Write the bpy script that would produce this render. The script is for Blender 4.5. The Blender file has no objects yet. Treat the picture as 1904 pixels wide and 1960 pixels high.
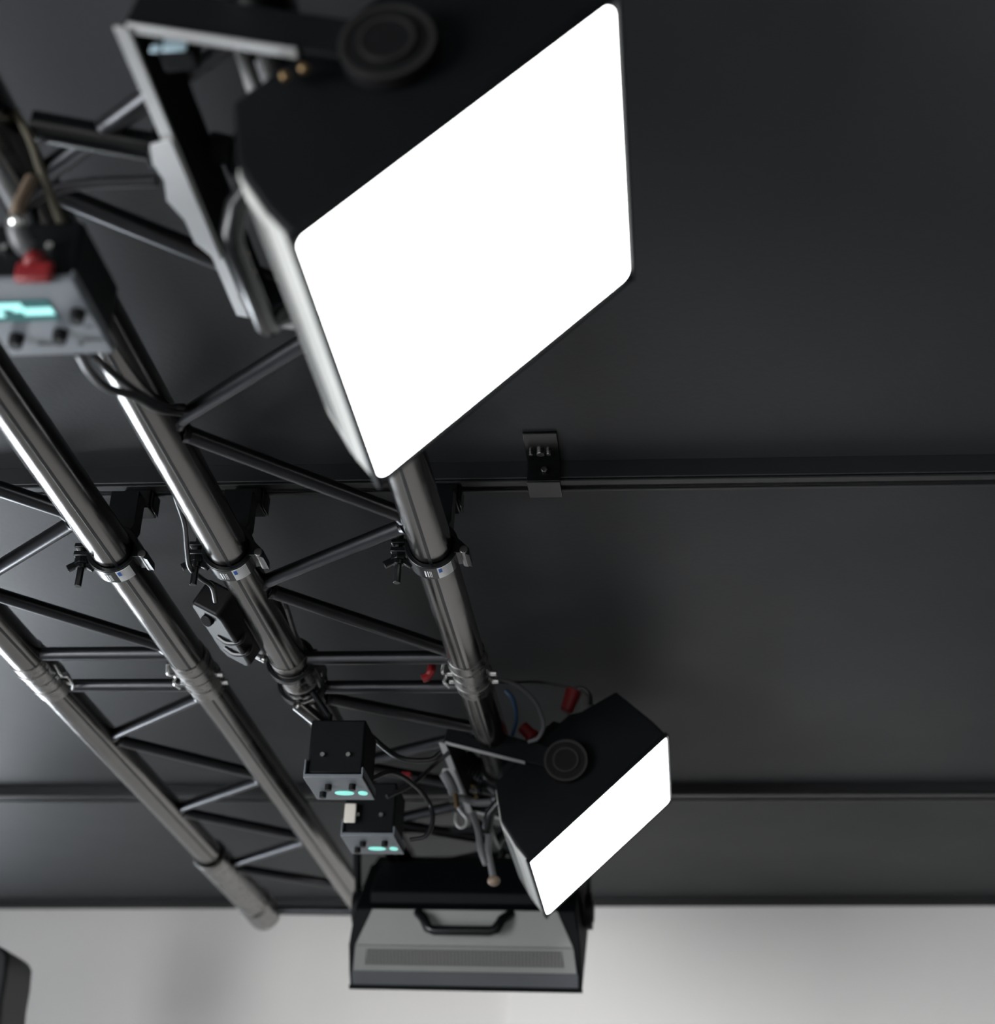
import bpy, bmesh, math, random
from mathutils import Vector, Matrix
random.seed(7)
PI = math.pi
C = bpy.context.scene.collection
scn = bpy.context.scene

# ------------------------------------------------------------------ camera
CAM = Vector((0.0, 0.0, 1.7))
F = 3100.0                                   # focal length in pixels of the 1904 px wide frame
CX, CY = 952.0, 980.0
R = Matrix(((0.9935582931, 0.0154164703, 0.1122686538),
            (0.1063615177, -0.4687261563, -0.8769167680),
            (0.0391042933, 0.8832089916, -0.4673464790)))
cam_data = bpy.data.cameras.new('camera')
cam_data.sensor_fit = 'HORIZONTAL'
cam_data.sensor_width = 36.0
cam_data.lens = 36.0 * F / 1904.0
cam_data.clip_start = 0.02
cam_data.dof.use_dof = True
cam_data.dof.focus_distance = 1.98
cam_data.dof.aperture_fstop = 3.8
cam_data.dof.aperture_blades = 0
cam = bpy.data.objects.new('camera', cam_data)
C.objects.link(cam)
cam.matrix_world = Matrix.Translation(CAM) @ R.to_4x4()
scn.camera = cam

# ------------------------------------------------------------------ world, exposure
world = bpy.data.worlds.new('world')
scn.world = world
world.use_nodes = True
world.node_tree.nodes['Background'].inputs[0].default_value = (0.6, 0.7, 0.85, 1)
world.node_tree.nodes['Background'].inputs[1].default_value = 0.05
scn.view_settings.view_transform = 'Standard'
scn.view_settings.look = 'None'
scn.view_settings.exposure = -0.4
scn.view_settings.gamma = 1.0
scn.view_settings.use_curve_mapping = False

PANEL_GLOW = 15.0         # the softlights' diffusers
WINDOW_GLOW = 24.0        # daylight on the blind of the left window
REAR_FILL_GLOW = 0.9  # added fill behind the camera
SIDE_FILL_GLOW = 21.0  # added fill on the left wall

def area(name, loc, target, sx, sy, power, col):
    d = bpy.data.lights.new(name, 'AREA')
    d.shape = 'RECTANGLE'; d.size = sx; d.size_y = sy
    d.energy = power; d.color = col
    o = bpy.data.objects.new(name, d)
    C.objects.link(o)
    o.location = loc
    o.rotation_euler = (Vector(target) - Vector(loc)).to_track_quat('-Z', 'Y').to_euler()
    return o

def ray(px, py):
    return R @ Vector(((px - CX) / F, -(py - CY) / F, -1.0))
def at_z(px, py, z):
    r = ray(px, py); return CAM + r * ((z - CAM.z) / r.z)
def at_y(px, py, y):
    r = ray(px, py); return CAM + r * (y / r.y)

# ------------------------------------------------------------------ materials
def mat(name, col, rough=0.5, metal=0.0, spec=0.5, emit=None, estr=0.0, coat=0.0, var=0.0, vscale=20.0, bump=0.0, bscale=200.0, rvar=0.0):
    m = bpy.data.materials.new(name); m.use_nodes = True
    nt = m.node_tree; b = nt.nodes['Principled BSDF']
    b.inputs['Base Color'].default_value = (*col, 1)
    b.inputs['Roughness'].default_value = rough
    b.inputs['Metallic'].default_value = metal
    b.inputs['Specular IOR Level'].default_value = spec
    b.inputs['Coat Weight'].default_value = coat
    if emit:
        b.inputs['Emission Color'].default_value = (*emit, 1)
        b.inputs['Emission Strength'].default_value = estr
    tc = nt.nodes.new('ShaderNodeTexCoord')
    if var > 0 or rvar > 0:
        n = nt.nodes.new('ShaderNodeTexNoise'); n.inputs['Scale'].default_value = vscale
        n.inputs['Detail'].default_value = 4
        nt.links.new(tc.outputs['Object'], n.inputs['Vector'])
        if var > 0:
            r = nt.nodes.new('ShaderNodeMapRange')
            r.inputs['From Min'].default_value = 0.3; r.inputs['From Max'].default_value = 0.7
            r.inputs['To Min'].default_value = 1 - var; r.inputs['To Max'].default_value = 1 + var
            nt.links.new(n.outputs['Fac'], r.inputs['Value'])
            mx = nt.nodes.new('ShaderNodeVectorMath'); mx.operation = 'SCALE'
            mx.inputs[0].default_value = col
            nt.links.new(r.outputs['Result'], mx.inputs['Scale'])
            nt.links.new(mx.outputs['Vector'], b.inputs['Base Color'])
        if rvar > 0:
            r2 = nt.nodes.new('ShaderNodeMapRange')
            r2.inputs['From Min'].default_value = 0.3; r2.inputs['From Max'].default_value = 0.7
            r2.inputs['To Min'].default_value = max(rough - rvar, 0.02); r2.inputs['To Max'].default_value = rough + rvar
            nt.links.new(n.outputs['Fac'], r2.inputs['Value'])
            nt.links.new(r2.outputs['Result'], b.inputs['Roughness'])
    if bump > 0:
        n2 = nt.nodes.new('ShaderNodeTexNoise'); n2.inputs['Scale'].default_value = bscale
        bp = nt.nodes.new('ShaderNodeBump'); bp.inputs['Strength'].default_value = bump
        bp.inputs['Distance'].default_value = 0.002
        nt.links.new(tc.outputs['Object'], n2.inputs['Vector'])
        nt.links.new(n2.outputs['Fac'], bp.inputs['Height'])
        nt.links.new(bp.outputs['Normal'], b.inputs['Normal'])
    return m

M = {}
M['ceiling'] = mat('ceiling_paint', (0.026, 0.0275, 0.030), 0.55, spec=0.28, var=0.10, vscale=1.6, bump=0.15, bscale=120, rvar=0.08)
M['wall'] = mat('white_wall_paint', (0.72, 0.70, 0.68), 0.8, var=0.03, vscale=2.0)
M['wall_board'] = mat('white_board_paint', (0.79, 0.77, 0.755), 0.75, var=0.02, vscale=2.0)
M['wall_grey'] = mat('grey_wall_paint', (0.42, 0.42, 0.43), 0.8, var=0.04, vscale=2.0)
M['floor'] = mat('studio_floor', (0.30, 0.295, 0.285), 0.5, var=0.06, vscale=3.0)
M['wall_dark'] = mat('dark_wall_paint', (0.035, 0.035, 0.037), 0.8, var=0.05, vscale=2.0)
M['trim'] = mat('black_trim_paint', (0.012, 0.012, 0.013), 0.6, var=0.1)
M['tube'] = mat('black_powdercoat_tube', (0.17, 0.165, 0.16), 0.20, metal=1.0, var=0.06, vscale=30, rvar=0.04)
M['brace'] = mat('black_powdercoat_brace', (0.075, 0.076, 0.082), 0.30, metal=1.0, var=0.06, vscale=40)
M['joint'] = mat('worn_joint_metal', (0.22, 0.215, 0.21), 0.30, metal=1.0, var=0.2, vscale=60, rvar=0.08)
M['rail'] = mat('black_rail_metal', (0.010, 0.0105, 0.012), 0.42, metal=0.0, spec=0.4, var=0.1)
M['gloss'] = mat('glossy_black_paint', (0.003, 0.0035, 0.004), 0.25, spec=0.4, var=0.1)
M['black'] = mat('matt_black_paint', (0.0022, 0.0030, 0.0038), 0.6, spec=0.13, var=0.15, vscale=30)
M['rubber'] = mat('black_rubber', (0.004, 0.004, 0.0045), 0.5, spec=0.2, var=0.1)
M['cable'] = mat('black_cable_sheath', (0.010, 0.010, 0.012), 0.3, spec=0.5, var=0.1)
M['cable_tan'] = mat('tan_cable_sheath', (0.16, 0.115, 0.08), 0.45, var=0.1)
M['cable_olive'] = mat('olive_cable_sheath', (0.050, 0.045, 0.030), 0.5, var=0.1)
M['moulded'] = mat('moulded_black_plastic', (0.004, 0.004, 0.0045), 0.5, spec=0.22, var=0.1)
M['cable_grey'] = mat('grey_cable_sheath', (0.08, 0.08, 0.085), 0.4, var=0.1)
M['cable_blue'] = mat('blue_cable_sheath', (0.006, 0.045, 0.11), 0.4, var=0.1)
M['knob_rim'] = mat('lit_knob_rim', (0.014, 0.0135, 0.0135), 0.45, spec=0.5, var=0.1)  # lighter tone paints the lit ring on the black knob
M['chrome'] = mat('bright_steel', (0.75, 0.75, 0.74), 0.25, metal=1.0, var=0.05)
M['brass'] = mat('brass_rod', (0.22, 0.15, 0.08), 0.35, metal=1.0, var=0.1)
M['shell'] = mat('light_grey_anodised_shell', (0.44, 0.44, 0.42), 0.5, metal=0.0, var=0.03, vscale=15)
M['shell_shaded'] = mat('shaded_grey_shell', (0.20, 0.205, 0.198), 0.5, var=0.03, vscale=15)  # same cover as the shell, darkened to paint the weaker light there
M['lip_grey'] = mat('dark_grey_lip', (0.075, 0.078, 0.088), 0.5, var=0.03)
M['face'] = mat('grey_control_face', (0.125, 0.138, 0.155), 0.45, var=0.04)
M['face_text'] = mat('grey_face_print', (0.07, 0.075, 0.085), 0.5, var=0.05)
M['plate'] = mat('bare_aluminium_and_lit_edge', (0.27, 0.27, 0.27), 0.5, metal=0.3, var=0.06, vscale=30)
M['diffuser'] = mat('glowing_diffuser', (0.8, 0.8, 0.8), 0.4, emit=(1.0, 1.0, 1.0), estr=PANEL_GLOW, var=0.01)
M['screen'] = mat('dark_display_glass', (0.01, 0.02, 0.02), 0.15, emit=(0.10, 0.42, 0.44), estr=0.35, var=0.05)
M['readout'] = mat('glowing_readout', (0.05, 0.3, 0.3), 0.4, emit=(0.50, 1.0, 0.95), estr=1.3, var=0.05)
M['readout_dim'] = mat('small_glowing_readout', (0.05, 0.3, 0.3), 0.4, emit=(0.35, 0.95, 0.82), estr=1.0, var=0.05)
M['red'] = mat('red_plastic', (0.14, 0.002, 0.004), 0.45, var=0.05)
M['label'] = mat('silver_label', (0.75, 0.76, 0.77), 0.4, metal=0.0, var=0.05)
M['label_blue'] = mat('blue_print', (0.02, 0.11, 0.45), 0.5, var=0.05)
M['white_tag'] = mat('white_tag_plastic', (0.62, 0.58, 0.52), 0.6, var=0.05)
M['tape'] = mat('grey_gaffer_tape', (0.16, 0.16, 0.165), 0.45, var=0.2, vscale=60, bump=0.3)
M['window'] = mat('daylit_blind', (0.8, 0.8, 0.8), 0.6, emit=(0.86, 0.93, 1.0), estr=WINDOW_GLOW, var=0.02)
M['rear_fill'] = mat('added_fill_rear', (0.8, 0.8, 0.8), 0.6, emit=(1.0, 0.96, 0.92), estr=REAR_FILL_GLOW, var=0.02)

M['side_fill'] = mat('added_fill_side', (0.8, 0.8, 0.8), 0.6, emit=(0.95, 0.98, 1.0), estr=SIDE_FILL_GLOW, var=0.02)

def vent_mat():
    m = mat('perforated_grey_vent', (0.20, 0.205, 0.19), 0.6)
    nt = m.node_tree; b = nt.nodes['Principled BSDF']
    tc = [n for n in nt.nodes if n.type == 'TEX_COORD'][0]
    sep = nt.nodes.new('ShaderNodeSeparateXYZ')
    nt.links.new(tc.outputs['Generated'], sep.inputs[0])
    def wave(sock, k):
        a = nt.nodes.new('ShaderNodeMath'); a.operation = 'MULTIPLY'; a.inputs[1].default_value = k
        b2 = nt.nodes.new('ShaderNodeMath'); b2.operation = 'SINE'
        nt.links.new(sock, a.inputs[0]); nt.links.new(a.outputs[0], b2.inputs[0])
        return b2.outputs[0]
    p = nt.nodes.new('ShaderNodeMath'); p.operation = 'MULTIPLY'
    nt.links.new(wave(sep.outputs[1], 2 * PI * 28), p.inputs[0]); nt.links.new(wave(sep.outputs[2], 2 * PI * 2.5), p.inputs[1])
    ab = nt.nodes.new('ShaderNodeMath'); ab.operation = 'ABSOLUTE'; nt.links.new(p.outputs[0], ab.inputs[0])
    r = nt.nodes.new('ShaderNodeMapRange')
    r.inputs['From Min'].default_value = 0.25; r.inputs['From Max'].default_value = 0.45
    r.inputs['To Min'].default_value = 1.0; r.inputs['To Max'].default_value = 0.0
    nt.links.new(ab.outputs[0], r.inputs['Value'])
    mx = nt.nodes.new('ShaderNodeMix'); mx.data_type = 'RGBA'
    mx.inputs[6].default_value = (0.02, 0.02, 0.02, 1); mx.inputs[7].default_value = (0.17, 0.172, 0.162, 1)
    nt.links.new(r.outputs['Result'], mx.inputs[0])
    nt.links.new(mx.outputs[2], b.inputs['Base Color'])
    return m
M['vent'] = vent_mat()

# ------------------------------------------------------------------ mesh helpers
def frame_to(d):
    d = Vector(d).normalized()
    up = Vector((0, 0, 1)) if abs(d.z) < 0.95 else Vector((1, 0, 0))
    x = up.cross(d).normalized(); y = d.cross(x)
    return Matrix((x, y, d)).transposed()

def add_box(bm, c, s, rot=None):
    c = Vector(c); hs = Vector(s) / 2
    rot = rot if rot is not None else Matrix.Identity(3)
    vs = [bm.verts.new(c + rot @ Vector((hs.x * i, hs.y * j, hs.z * k))) for i in (-1, 1) for j in (-1, 1) for k in (-1, 1)]
    for f in ((0, 1, 3, 2), (4, 6, 7, 5), (0, 4, 5, 1), (2, 3, 7, 6), (0, 2, 6, 4), (1, 5, 7, 3)):
        bm.faces.new([vs[i] for i in f])

def add_cyl(bm, p0, p1, r, r1=None, n=32):
    p0 = Vector(p0); p1 = Vector(p1); r1 = r if r1 is None else r1
    m = frame_to(p1 - p0)
    a = []; b = []
    for i in range(n):
        t = 2 * PI * i / n
        o = m @ Vector((math.cos(t), math.sin(t), 0))
        a.append(bm.verts.new(p0 + o * r)); b.append(bm.verts.new(p1 + o * r1))
    for i in range(n):
        j = (i + 1) % n
        bm.faces.new((a[i], a[j], b[j], b[i]))
    bm.faces.new(list(reversed(a))); bm.faces.new(b)

def add_ring(bm, p0, p1, ri, ro, n=48, a0=0.0, a1=2 * PI):
    p0 = Vector(p0); p1 = Vector(p1); m = frame_to(p1 - p0)
    full = abs(a1 - a0 - 2 * PI) < 1e-6
    cnt = n if full else n + 1
    rows = []
    for i in range(cnt):
        t = a0 + (a1 - a0) * i / n
        o = m @ Vector((math.cos(t), math.sin(t), 0))
        rows.append([bm.verts.new(p0 + o * ri), bm.verts.new(p0 + o * ro), bm.verts.new(p1 + o * ro), bm.verts.new(p1 + o * ri)])
    for i in range(n):
        q = rows[i]; w = rows[(i + 1) % cnt]
        for k in range(4):
            l = (k + 1) % 4
            bm.faces.new((q[k], w[k], w[l], q[l]))
    if not full:
        bm.faces.new(rows[0]); bm.faces.new(list(reversed(rows[-1])))

def smooth_path(pts, sub=8):
    pts = [Vector(p) for p in pts]
    P = [pts[0] * 2 - pts[1]] + pts + [pts[-1] * 2 - pts[-2]]
    out = []
    for i in range(1, len(P) - 2):
        for k in range(sub):
            t = k / sub
            a, b, c, d = P[i - 1], P[i], P[i + 1], P[i + 2]
            out.append(0.5 * ((2 * b) + (c - a) * t + (2 * a - 5 * b + 4 * c - d) * t * t + (3 * b - a - 3 * c + d) * t ** 3))
    out.append(pts[-1])
    return out

def add_path(bm, pts, r, n=12, sub=8, smooth=True, r_end=None):
    path = smooth_path(pts, sub) if smooth else [Vector(p) for p in pts]
    rings = []
    prev = None
    for i, p in enumerate(path):
        d = (path[min(i + 1, len(path) - 1)] - path[max(i - 1, 0)]).normalized()
        if prev is None:
            m = frame_to(d); x = m.col[0]
        else:
            x = (prev - d * prev.dot(d)).normalized()
        prev = x; y = d.cross(x)
        rr = r if r_end is None else r + (r_end - r) * i / (len(path) - 1)
        rings.append([bm.verts.new(p + (x * math.cos(2 * PI * k / n) + y * math.sin(2 * PI * k / n)) * rr) for k in range(n)])
    for a, b in zip(rings, rings[1:]):
        for k in range(n):
            l = (k + 1) % n
            bm.faces.new((a[k], a[l], b[l], b[k]))
    bm.faces.new(list(reversed(rings[0]))); bm.faces.new(rings[-1])

def add_prism(bm, poly, a, b, fn):
    """poly: 2D outline; fn(u, v, t) maps to 3D; extruded from t=a to t=b"""
    A = [bm.verts.new(fn(u, v, a)) for u, v in poly]; B = [bm.verts.new(fn(u, v, b)) for u, v in poly]
    n = len(poly)
    for i in range(n):
        j = (i + 1) % n
        bm.faces.new((A[i], A[j], B[j], B[i]))
    bm.faces.new(list(reversed(A))); bm.faces.new(B)

def add_ball(bm, c, r, sx=1, sy=1, sz=1):
    m = Matrix.Translation(c) @ Matrix.Diagonal((sx, sy, sz, 1))
    bmesh.ops.create_uvsphere(bm, u_segments=16, v_segments=10, radius=r, matrix=m)

def build(name, bm, material, parent=None, bevel=0.0, segs=2):
    bmesh.ops.recalc_face_normals(bm, faces=bm.faces)
    for e in bm.edges:
        if len(e.link_faces) == 2:
            e.smooth = e.calc_face_angle(0) < math.radians(38)
        else:
            e.smooth = False
    for f in bm.faces: f.smooth = True
    me = bpy.data.meshes.new(name)
    bm.to_mesh(me); bm.free()
    me.materials.append(material)
    if parent:
        me.transform(world_of(parent).inverted())
    o = bpy.data.objects.new(name, me)
    C.objects.link(o)
    if parent:
        o.parent = parent
    if bevel:
        md = o.modifiers.new('bevel', 'BEVEL'); md.width = bevel; md.segments = segs
        md.limit_method = 'ANGLE'; md.angle_limit = math.radians(38); md.harden_normals = False
    return o

def world_of(o):
    m = Matrix.Identity(4)
    ch = []
    while o: ch.append(o); o = o.parent
    for q in reversed(ch):
        m = m @ Matrix.LocRotScale(q.location, q.rotation_euler, q.scale)
    return m

def thing(name, label, cat, loc, group=None):
    o = bpy.data.objects.new(name, None); C.objects.link(o)
    o.location = loc; o.empty_display_size = 0.05
    o['label'] = label; o['category'] = cat
    if group: o['group'] = group
    return o
def tag(o, label, cat, group=None):
    o['label'] = label; o['category'] = cat
    if group: o['group'] = group
    return o
def struct(name, bm, m, label=None, bevel=0):
    o = build(name, bm, m, None, bevel); o['kind'] = 'structure'
    if label: o['label'] = label
    return o
NB = bmesh.new

def copy_tree(o, parent=None):
    c = o.copy(); C.objects.link(c)
    if parent: c.parent = parent
    for ch in list(o.children): copy_tree(ch, c)
    return c

# ------------------------------------------------------------------ the room
ZC = CAM.z + 1.011          # ceiling
ZT = CAM.z + 0.875          # axis height of the truss chords
XL, XR, YF = -2.75, 3.1, -2.6
wa = at_z(0, 1727, ZC); wb = at_z(1904, 1722, ZC)
sl = (wb.y - wa.y) / (wb.x - wa.x)
def wy(x): return wa.y + sl * (x - wa.x)

bm = NB(); add_box(bm, ((XL + XR) / 2, 0.9, ZC + 0.05), (XR - XL + 0.4, 7.4, 0.1)); struct('ceiling', bm, M['ceiling'])
bm = NB(); add_box(bm, ((XL + XR) / 2, 0.9, -0.05), (XR - XL + 0.4, 7.4, 0.1)); struct('floor', bm, M['floor'])
rotw = Matrix.Rotation(math.atan(sl), 3, 'Z')
xm = (XL + XR) / 2
WX0, WX1, WZ0, WZ1 = -2.70, -1.98, 0.9, 2.5          # daylit window beyond the left edge of the frame
def wall_piece(bm, x0, x1, z0, z1, off=0.05, th=0.1):
    xx = (x0 + x1) / 2
    add_box(bm, (xx, wy(xx) + off, (z0 + z1) / 2), ((x1 - x0) / math.cos(math.atan(sl)), th, z1 - z0), rotw)
bm = NB()
wall_piece(bm, WX1, XR + 0.1, 0, ZC)
wall_piece(bm, XL - 0.1, WX0, 0, ZC)
wall_piece(bm, WX0, WX1, 0, WZ0)
wall_piece(bm, WX0, WX1, WZ1, ZC)
struct('wall_back', bm, M['wall'])
bm = NB(); wall_piece(bm, WX0, WX1, WZ0, WZ1, 0.05, 0.02)
win = struct('window_1', bm, M['window'])
bm = NB()
for x in (WX0 + 0.02, WX1 - 0.02): wall_piece(bm, x - 0.02, x + 0.02, WZ0, WZ1, 0.025, 0.03)
for z in (WZ0 + 0.02, WZ1 - 0.02): wall_piece(bm, WX0, WX1, z - 0.02, z + 0.02, 0.025, 0.032)
build('window_or_fill_frame', bm, M['trim'], win)
sx = at_y(972, 1925, 3.92).x
bm = NB()
seam_top = at_y(972, 1888, 3.9).z
wall_piece(bm, sx, 0.9, 0, ZC, -0.006, 0.012)
struct('trim_1', bm, M['wall_board'])
bm = NB(); add_box(bm, (xm, wy(xm) - 0.010, ZC - 0.009), (XR - XL, 0.02, 0.018), rotw); struct('trim_2', bm, M['trim'])
bm = NB(); add_box(bm, (xm, YF - 0.05, ZC / 2), (XR - XL + 0.2, 0.1, ZC)); struct('wall_front', bm, M['wall_grey'])
bm = NB(); add_box(bm, (XR + 0.05, 0.9, ZC / 2), (0.1, 7.3, ZC)); struct('wall_right', bm, M['wall_dark'])
bm = NB(); wall_piece(bm, 0.88, XR, 0, ZC, -0.02, 0.04); struct('trim_3', bm, M['wall_dark'])
bm = NB(); add_box(bm, (XL - 0.05, 0.9, ZC / 2), (0.1, 7.3, ZC)); struct('wall_left', bm, M['wall_grey'])
bm = NB(); add_box(bm, (XL + 0.015, -0.55, 1.35), (0.02, 2.3, 1.9)); fill3 = struct('fill_pane_side', bm, M['side_fill'])  # unseen glowing pane, added to brighten the large panel's lower side
bm = NB()
for y in (-1.68, -0.55, 0.58): add_box(bm, (XL + 0.03, y, 1.35), (0.03, 0.04, 1.9))
for z in (0.42, 2.28): add_box(bm, (XL + 0.03, -0.55, z), (0.032, 2.3, 0.04))
build('window_or_fill_frame', bm, M['trim'], fill3)  # frame round the added side fill
# unseen glowing pane behind the camera, added as fill light
bm = NB(); add_box(bm, (0.6, YF + 0.015, 1.35), (3.2, 0.02, 1.7)); fill2 = struct('fill_pane_rear', bm, M['rear_fill'])
bm = NB()
for x in (-0.98, 0.6, 2.18): add_box(bm, (x, YF + 0.03, 1.35), (0.04, 0.03, 1.7))
for z in (0.52, 2.18): add_box(bm, (0.6, YF + 0.03, z), (3.2, 0.032, 0.04))
build('window_or_fill_frame', bm, M['trim'], fill2)  # frame round the added rear fill

# ------------------------------------------------------------------ ceiling rails
def ceiling_rail(pa, pb, drop, depth, label, near_y_shift=0.0):
    a = at_z(*pa, ZC); b = at_z(*pb, ZC)
    s = (b.y - a.y) / (b.x - a.x)
    x0, x1 = XL + 0.02, XR - 0.02
    ya = a.y + s * (x0 - a.x); yb = a.y + s * (x1 - a.x)
    A = Vector((x0, ya, ZC)); B = Vector((x1, yb, ZC))
    t = thing('ceiling_rail', label, 'rail', ((A + B) / 2))
    d = (B - A).normalized(); rot = Matrix.Rotation(math.atan2(d.y, d.x), 3, 'Z'); L = (B - A).length
    mid = (A + B) / 2; nrm = rot @ Vector((0, 1, 0))
    bm = NB()
    add_box(bm, mid + nrm * (depth / 2) + Vector((0, 0, -drop / 2 + 0.001)), (L, depth, drop), rot)
    build('rail_body', bm, M['rail'], t, 0.0015)
    bm = NB()   # inturned lips with the slot between them
    z = -drop - 0.0015
    add_box(bm, mid + nrm * (depth * 0.22) + Vector((0, 0, z)), (L, depth * 0.40, 0.003), rot)
    add_box(bm, mid + nrm * (depth * 0.90) + Vector((0, 0, z)), (L, depth * 0.16, 0.003), rot)
    build('rail_lip', bm, M['rail'], t, 0.0008)
    return t, a, s, nrm, rot
rail1, ra, rs, rn, rrot = ceiling_rail((0, 897), (1904, 869), 0.026, 0.030, 'near black metal rail fixed across the dark ceiling above the clamps')
rail2 = ceiling_rail((0, 1505), (1904, 1499), 0.018, 0.045, 'far black rail across the ceiling towards the white wall')[0]

# bracket holding the near rail to the ceiling
pc = at_z(1041, 878, ZC)
yb = ra.y + rs * (pc.x - ra.x)
t = rail1
bm = NB()
add_box(bm, (pc.x, yb - 0.035, ZC - 0.002), (0.042, 0.075, 0.004))
add_box(bm, (pc.x, yb - 0.0025, ZC - 0.015), (0.042, 0.005, 0.034))
add_box(bm, (pc.x, yb + 0.016, ZC - 0.0315), (0.042, 0.040, 0.004))
br = build('rail_bracket', bm, M['gloss'], t, 0.0008)
bm = NB()
for dx, dy, r in ((-0.002, -0.030, 0.0055), (0.008, -0.030, 0.0032), (-0.014, -0.030, 0.0028)):
    add_cyl(bm, (pc.x + dx, yb + dy, ZC - 0.009), (pc.x + dx, yb + dy, ZC - 0.003), r, n=6)
add_cyl(bm, (pc.x + 0.001, yb - 0.009, ZC - 0.017), (pc.x + 0.001, yb - 0.004, ZC - 0.017), 0.0045, n=6)
build('bracket_bolt', bm, M['joint'], br, 0.0006)

# ------------------------------------------------------------------ ladder trusses
XA, XB, XCc, XD = -0.299, -0.551, -0.697, -0.932
RT = 0.0258
def yrow(x, py):
    """forward distance at which a point of the truss plane at x appears in photo row py"""
    y = 1.5
    lo, hi = 0.3, 8.0
    for _ in range(60):
        mid = (lo + hi) / 2
        v = R.transposed() @ Vector((x, mid, ZT - CAM.z))
        row = CY - F * v.y / -v.z
        if row < py: lo = mid
        else: hi = mid
    return (lo + hi) / 2

def ladder(label, xr, xl, nodes, y0, y1, cross, name='ladder_truss'):
    t = thing(name, label, 'truss', ((xr + xl) / 2, (y0 + y1) / 2, ZT))
    for x in (xr, xl):
        bm = NB(); add_cyl(bm, (x, y0, ZT), (x, y1, ZT), RT, n=64)
        ch = build('chord', bm, M['tube'], t, 0.0015)
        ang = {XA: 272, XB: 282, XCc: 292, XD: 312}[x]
        bm = NB(); n0 = Vector((math.cos(math.radians(ang)), 0, math.sin(math.radians(ang))))  # dark strip paints a soft reflection line along the tube
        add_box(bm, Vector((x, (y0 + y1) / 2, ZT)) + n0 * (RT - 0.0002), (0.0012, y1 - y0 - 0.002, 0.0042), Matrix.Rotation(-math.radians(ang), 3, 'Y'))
        build('tube_reflection', bm, M['rail'], ch, 0.0004)
    P = []
    for side, y in nodes:
        P.append((xr if side == 'r' else xl, y, side))
    for a, b in zip(P, P[1:]):
        sa = -1 if a[2] == 'r' else 1; sb = -1 if b[2] == 'r' else 1
        A = Vector((a[0] + sa * RT * 0.80, a[1] + 0.011, ZT)); B = Vector((b[0] + sb * RT * 0.80, b[1] - 0.011, ZT))
        bm = NB(); add_cyl(bm, A, B, 0.0095, n=24)
        d = (B - A).normalized()
        for e, q in ((A, 1), (B, -1)):     # weld fillet
            add_cyl(bm, e + d * q * 0.002, e + d * q * 0.009, 0.0125, 0.0098, n=20)
        build('brace', bm, M['brace'], t)
    for y in cross:
        bm = NB(); add_cyl(bm, (xr - RT * 0.8, y, ZT), (xl + RT * 0.8, y, ZT), 0.0098, n=24)
        build('crossbar', bm, M['brace'], t)
    return t

yj = (yrow(XA, 1279) + yrow(XCc, 1279)) / 2       # the joint between the segments
yA = lambda r: yrow(XA, r); yB = lambda r: yrow(XB, r); yC = lambda r: yrow(XCc, r); yD = lambda r: yrow(XD, r)
half = 0.175
b0 = yB(352)
t1 = ladder('right-hand black ladder truss segment nearest the camera, above the large lit panel', XA, XB,
            [('l', b0 - 2 * half), ('r', b0 - half), ('l', b0), ('r', yA(600)), ('l', yB(817)), ('r', yA(995)), ('l', yB(1122)), ('r', yA(1252))],
            b0 - 2.4 * half, yj - 0.0008, [yA(1258)])
t2 = ladder('right-hand far segment of black ladder truss carrying the small lit panel', XA, XB,
            [('l', yB(1330)), ('r', yA(1398)), ('l', yB(1462)), ('r', yA(1520)), ('l', yB(1572)), ('r', yA(1620)), ('l', yB(1665)), ('r', yA(1704))],
            yj + 0.0008, yB(1712), [yA(1314), yB(1706)])
t3 = ladder('left-hand black ladder truss segment nearest the camera, cut by left frame edge', XCc, XD,
            [('r', yC(600)), ('l', yD(826)), ('r', yC(988)), ('l', yD(1122)), ('r', yC(1243))],
            yC(430), yj - 0.0008, [yC(1250)])
t4 = ladder('left-hand far segment of black ladder truss ending before the white wall', XCc, XD,
            [('r', yC(1326)), ('l', yD(1411)), ('r', yC(1487)), ('l', yD(1550)), ('r', yC(1605)), ('l', yD(1657)), ('r', yC(1696))],
            yj + 0.0008, yD(1750), [yC(1311), yD(1742)])
# coupling collars with rings and bolts at both ends of each segment
for t, xs in ((t1, (XA, XB)), (t3, (XCc, XD))):
    for x in xs:
        bm = NB()
        add_ring(bm, (x, yj - 0.055, ZT), (x, yj - 0.001, ZT), RT - 0.001, RT + 0.0016)
        add_ring(bm, (x, yj - 0.030, ZT), (x, yj - 0.025, ZT), RT - 0.001, RT + 0.0030)
        build('coupling_collar', bm, M['joint'], t, 0.0005)
for t, xs in ((t2, (XA, XB)), (t4, (XCc, XD))):
    for x in xs:
        bm = NB()
        add_ring(bm, (x, yj + 0.001, ZT), (x, yj + 0.060, ZT), RT - 0.001, RT + 0.0016)
        add_ring(bm, (x, yj + 0.028, ZT), (x, yj + 0.033, ZT), RT - 0.001, RT + 0.0030)
        build('coupling_collar', bm, M['joint'], t, 0.0005)
        for yy in (yj + 0.016, yj + 0.045):
            for s in (-1, 1):
                bm = NB(); add_cyl(bm, (x + s * (RT - 0.004), yy, ZT - 0.002), (x + s * (RT + 0.010), yy, ZT - 0.002), 0.0042, n=12)
                build('spigot_pin', bm, M['chrome'], t, 0.0005)
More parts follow.
